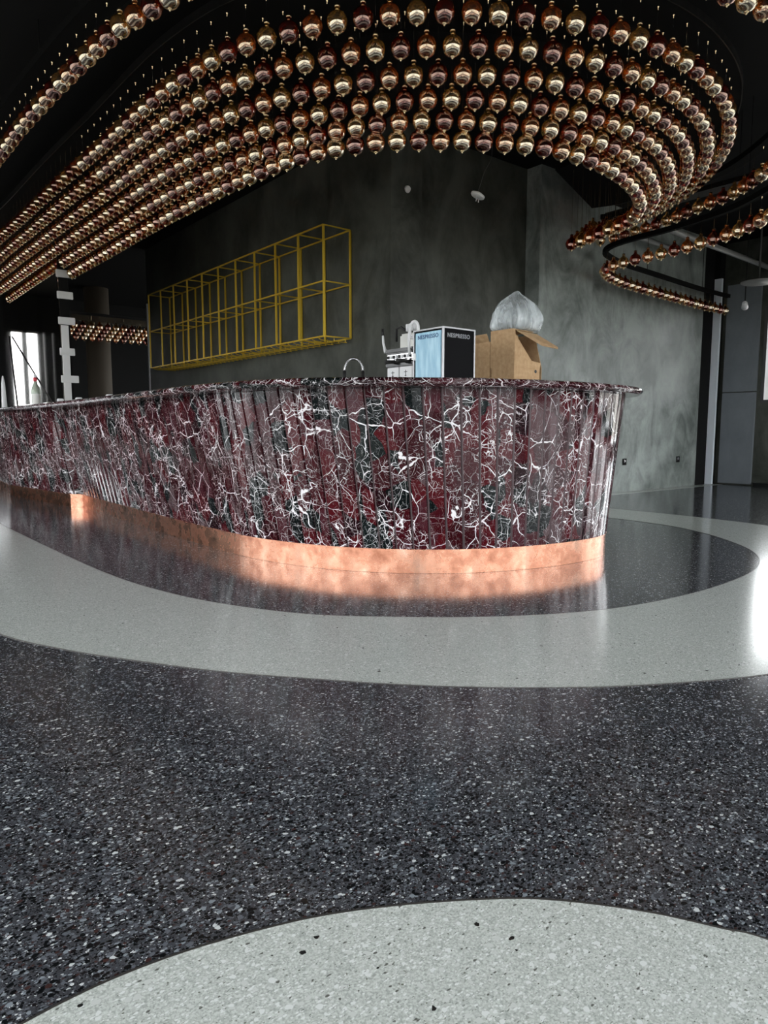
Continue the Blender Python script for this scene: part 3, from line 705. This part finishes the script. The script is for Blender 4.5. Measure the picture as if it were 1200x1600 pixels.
# plastic bag
M_bag = mat('clear_plastic', (.72, .78, .80), .12, 0, .8)
def bagmat():
    t = NT(M_bag); tc = t.n('TexCoord'); mp = t.n('Mapping'); mp.inputs['Scale'].default_value = (1, 1, .45); t.l(tc.outputs['Object'], mp.inputs['Vector'])
    n = t.n('TexNoise', i_Scale=11.0, i_Detail=3.0, i_Distortion=1.0); t.l(mp.outputs[0], n.inputs['Vector']); t.bump(n.outputs[0], 1.0, .02)
    nt = t.t; tr = t.n('BsdfTransparent'); mx = t.n('MixShader'); out = nt.nodes['Material Output']
    t.l(t.ramp(n.outputs[0], [(.38, (.18,)*3), (.62, (.75,)*3)]), mx.inputs[0]); t.l(tr.outputs[0], mx.inputs[1]); t.l(t.b.outputs[0], mx.inputs[2]); t.l(mx.outputs[0], out.inputs[0])
bagmat()
from mathutils import noise
bm = NB(); prof = [(.0, 0), (.10, 0), (.128, .01), (.138, .04), (.135, .08), (.122, .12), (.095, .16), (.06, .19), (.028, .215), (.014, .228), (0, .233)]
N = 110; rings = []
pr = catmull(prof, 4)
for r_, z_ in pr:
    ring_ = []
    for i in range(N):
        a = 2*math.pi*i/N; q = Vector((math.cos(a)*2.2, math.sin(a)*2.2, z_*6))
        k = 1 + .16*noise.noise(q) + .12*noise.noise(Vector((math.cos(a)*5, math.sin(a)*5, z_*7))) + .09*(1-abs(noise.noise(Vector((math.cos(a)*9, math.sin(a)*9, z_*4))))*4)
        ring_.append(bm.verts.new((r_*k*math.cos(a)*1.05, r_*k*math.sin(a)*.85, z_ + .006*noise.noise(q*3)*(z_ > .01))))
    rings.append(ring_)
for A, B in zip(rings, rings[1:]):
    for i in range(N): bm.faces.new((A[i], A[(i+1) % N], B[(i+1) % N], B[i]))
bag = obj('plastic_bag', bm, M_bag, None, True); bag.location = (3.56, 3.07, ZC+bh+.006); bag.scale = (1.2, 1.2, 1.08)
tag(bag, 'crumpled clear plastic bag lying on top of the tall cardboard box', 'plastic bag')

# ------------------------------------------------------------------ mirror clad partition at the far left with white foam edge guards
mp_ = empty('mirror_partition', (2.46, 9.2, ZC+.001)); tag(mp_, 'tall mirror-clad partition standing on the far left of the bar', 'partition')
MZ = HC - ZC - .003
obj('core', bx((-.055, .002, 0), (.06, 3.15, MZ)), M_black, mp_)
for k in range(3):
    obj('mirror_panel', bx((-.060, .0+1.05*k, 0), (-.0555, 1.046+1.05*k, MZ)), M_mirror, mp_)
for k, (zz, ex) in enumerate(((1.43, .03), (1.755, .0), (2.12, .02), (2.42, .01), (2.67, .05))):
    f = obj('foam_guard', bx((-.085, -.05, 0), (.085+ex, -.0245, .085), .004), M_foam)
    f.location = (2.46, 9.2-.0, zz)
    tag(f, ['lowest white foam edge guard on the mirror partition corner', 'second white foam guard from the bar on mirror partition corner', 'middle white foam edge guard on the mirror partition corner', 'second highest white foam guard on mirror partition corner', 'topmost white foam guard on mirror partition under the globes'][k], 'edge guard')
f = obj('foam_strip', bx((-.05, -.024, 0), (.03, -.001, .98)), M_foam); f.location = (2.46, 9.2, ZC+.002)
tag(f, 'upright white foam strip on the mirror partition edge', 'foam strip')
# bottle, cone, rod, small blocks
M_bottle = mat('pale_green_bottle', (.45, .52, .42), .12); M_red = mat('red_foil', (.55, .03, .05), .35); M_lab = mat('white_label', (.8, .8, .76), .6)
bt = empty('bottle', (2.08, 9.15, ZC)); tag(bt, 'pale bottle with a red band and white cap in front of mirror', 'bottle')
bm = NB(); lathe(bm, [(0, 0), (.046, 0), (.05, .006), (.05, .19), (.044, .225), (.024, .27), (.019, .30)], 24); obj('glass_body', bm, M_bottle, bt, True)
bm = NB(); lathe(bm, [(.0505, .03), (.0508, .032), (.0508, .15), (.0505, .152)], 24, cap=False); obj('paper_label', bm, M_lab, bt, True)
bm = NB(); lathe(bm, [(.020, .298), (.022, .30), (.022, .34), (.02, .342)], 20); obj('red_band', bm, M_red, bt, True)
bm = NB(); lathe(bm, [(.017, .342), (.018, .36), (.018, .385), (0, .387)], 20); obj('cap', bm, M_white, bt, True)
bm = NB(); lathe(bm, [(0, 0), (.032, 0), (.034, .01), (.022, .33), (.008, .42), (0, .43)], 20); o = obj('white_cone', bm, M_white, None, True); o.location = (1.96, 10.32, ZC)
tag(o, 'slim white tapered tube standing at the far left end of bar', 'tube')
bm = NB(); tube(bm, [(2.16, 10.52, ZC+.012), (2.38, 11.9, 2.25)], .012, 10); o = obj('leaning_rod', bm, M_rubber, None, True)
tag(o, 'thin black rod leaning against the mirror partition', 'rod')
for k, (px, X, h, lab) in enumerate(((95, 2.2, .05, 'small white block on the bar below the mirror'), (124, 2.25, .045, 'tiny white cap on the bar just right of the partition'), (172, 2.3, .045, 'small white cup on the bar before the brown column'), (199, 2.3, .03, 'flat white scrap on the bar left of the rack wall'))):
    a = (px - 600)/1100*.99; dx, dy = .627 + .779*a, .779 - .627*a; Y = X/dx*dy
    o = obj(('foam_block', 'plastic_cap_piece', 'paper_cup', 'paper_scrap')[k], bx((-.03, -.03, 0), (.03, .03, h+.03), .006), M_white); o.location = (X, Y, ZC); tag(o, lab, ('block', 'cap', 'cup', 'scrap')[k])
# far brown column
M_brown = mat('brown_column', (.05, .038, .025), .8)
bm = NB(); lathe(bm, [(.24, .001), (.24, HC-.001)], 32); o = obj('column', bm, M_brown, None, True); o.location = (4.72, 15.3, 0)
struct(o)

# sockets on the right wall
def socket(x, z, lab):
    s_ = empty('wall_socket', (x, 5.54, z)); tag(s_, lab, 'socket')
    obj('plate', bx((-.045, -.012, -.045), (.045, -.001, .045), .003), M_blackgloss, s_)
    obj('insert', bx((-.022, -.016, -.005), (.022, -.012, .03), .001), M_steel, s_)
socket(8.74, .42, 'small black wall socket near the bar end'); socket(10.17, .42, 'small black wall socket nearer the door')
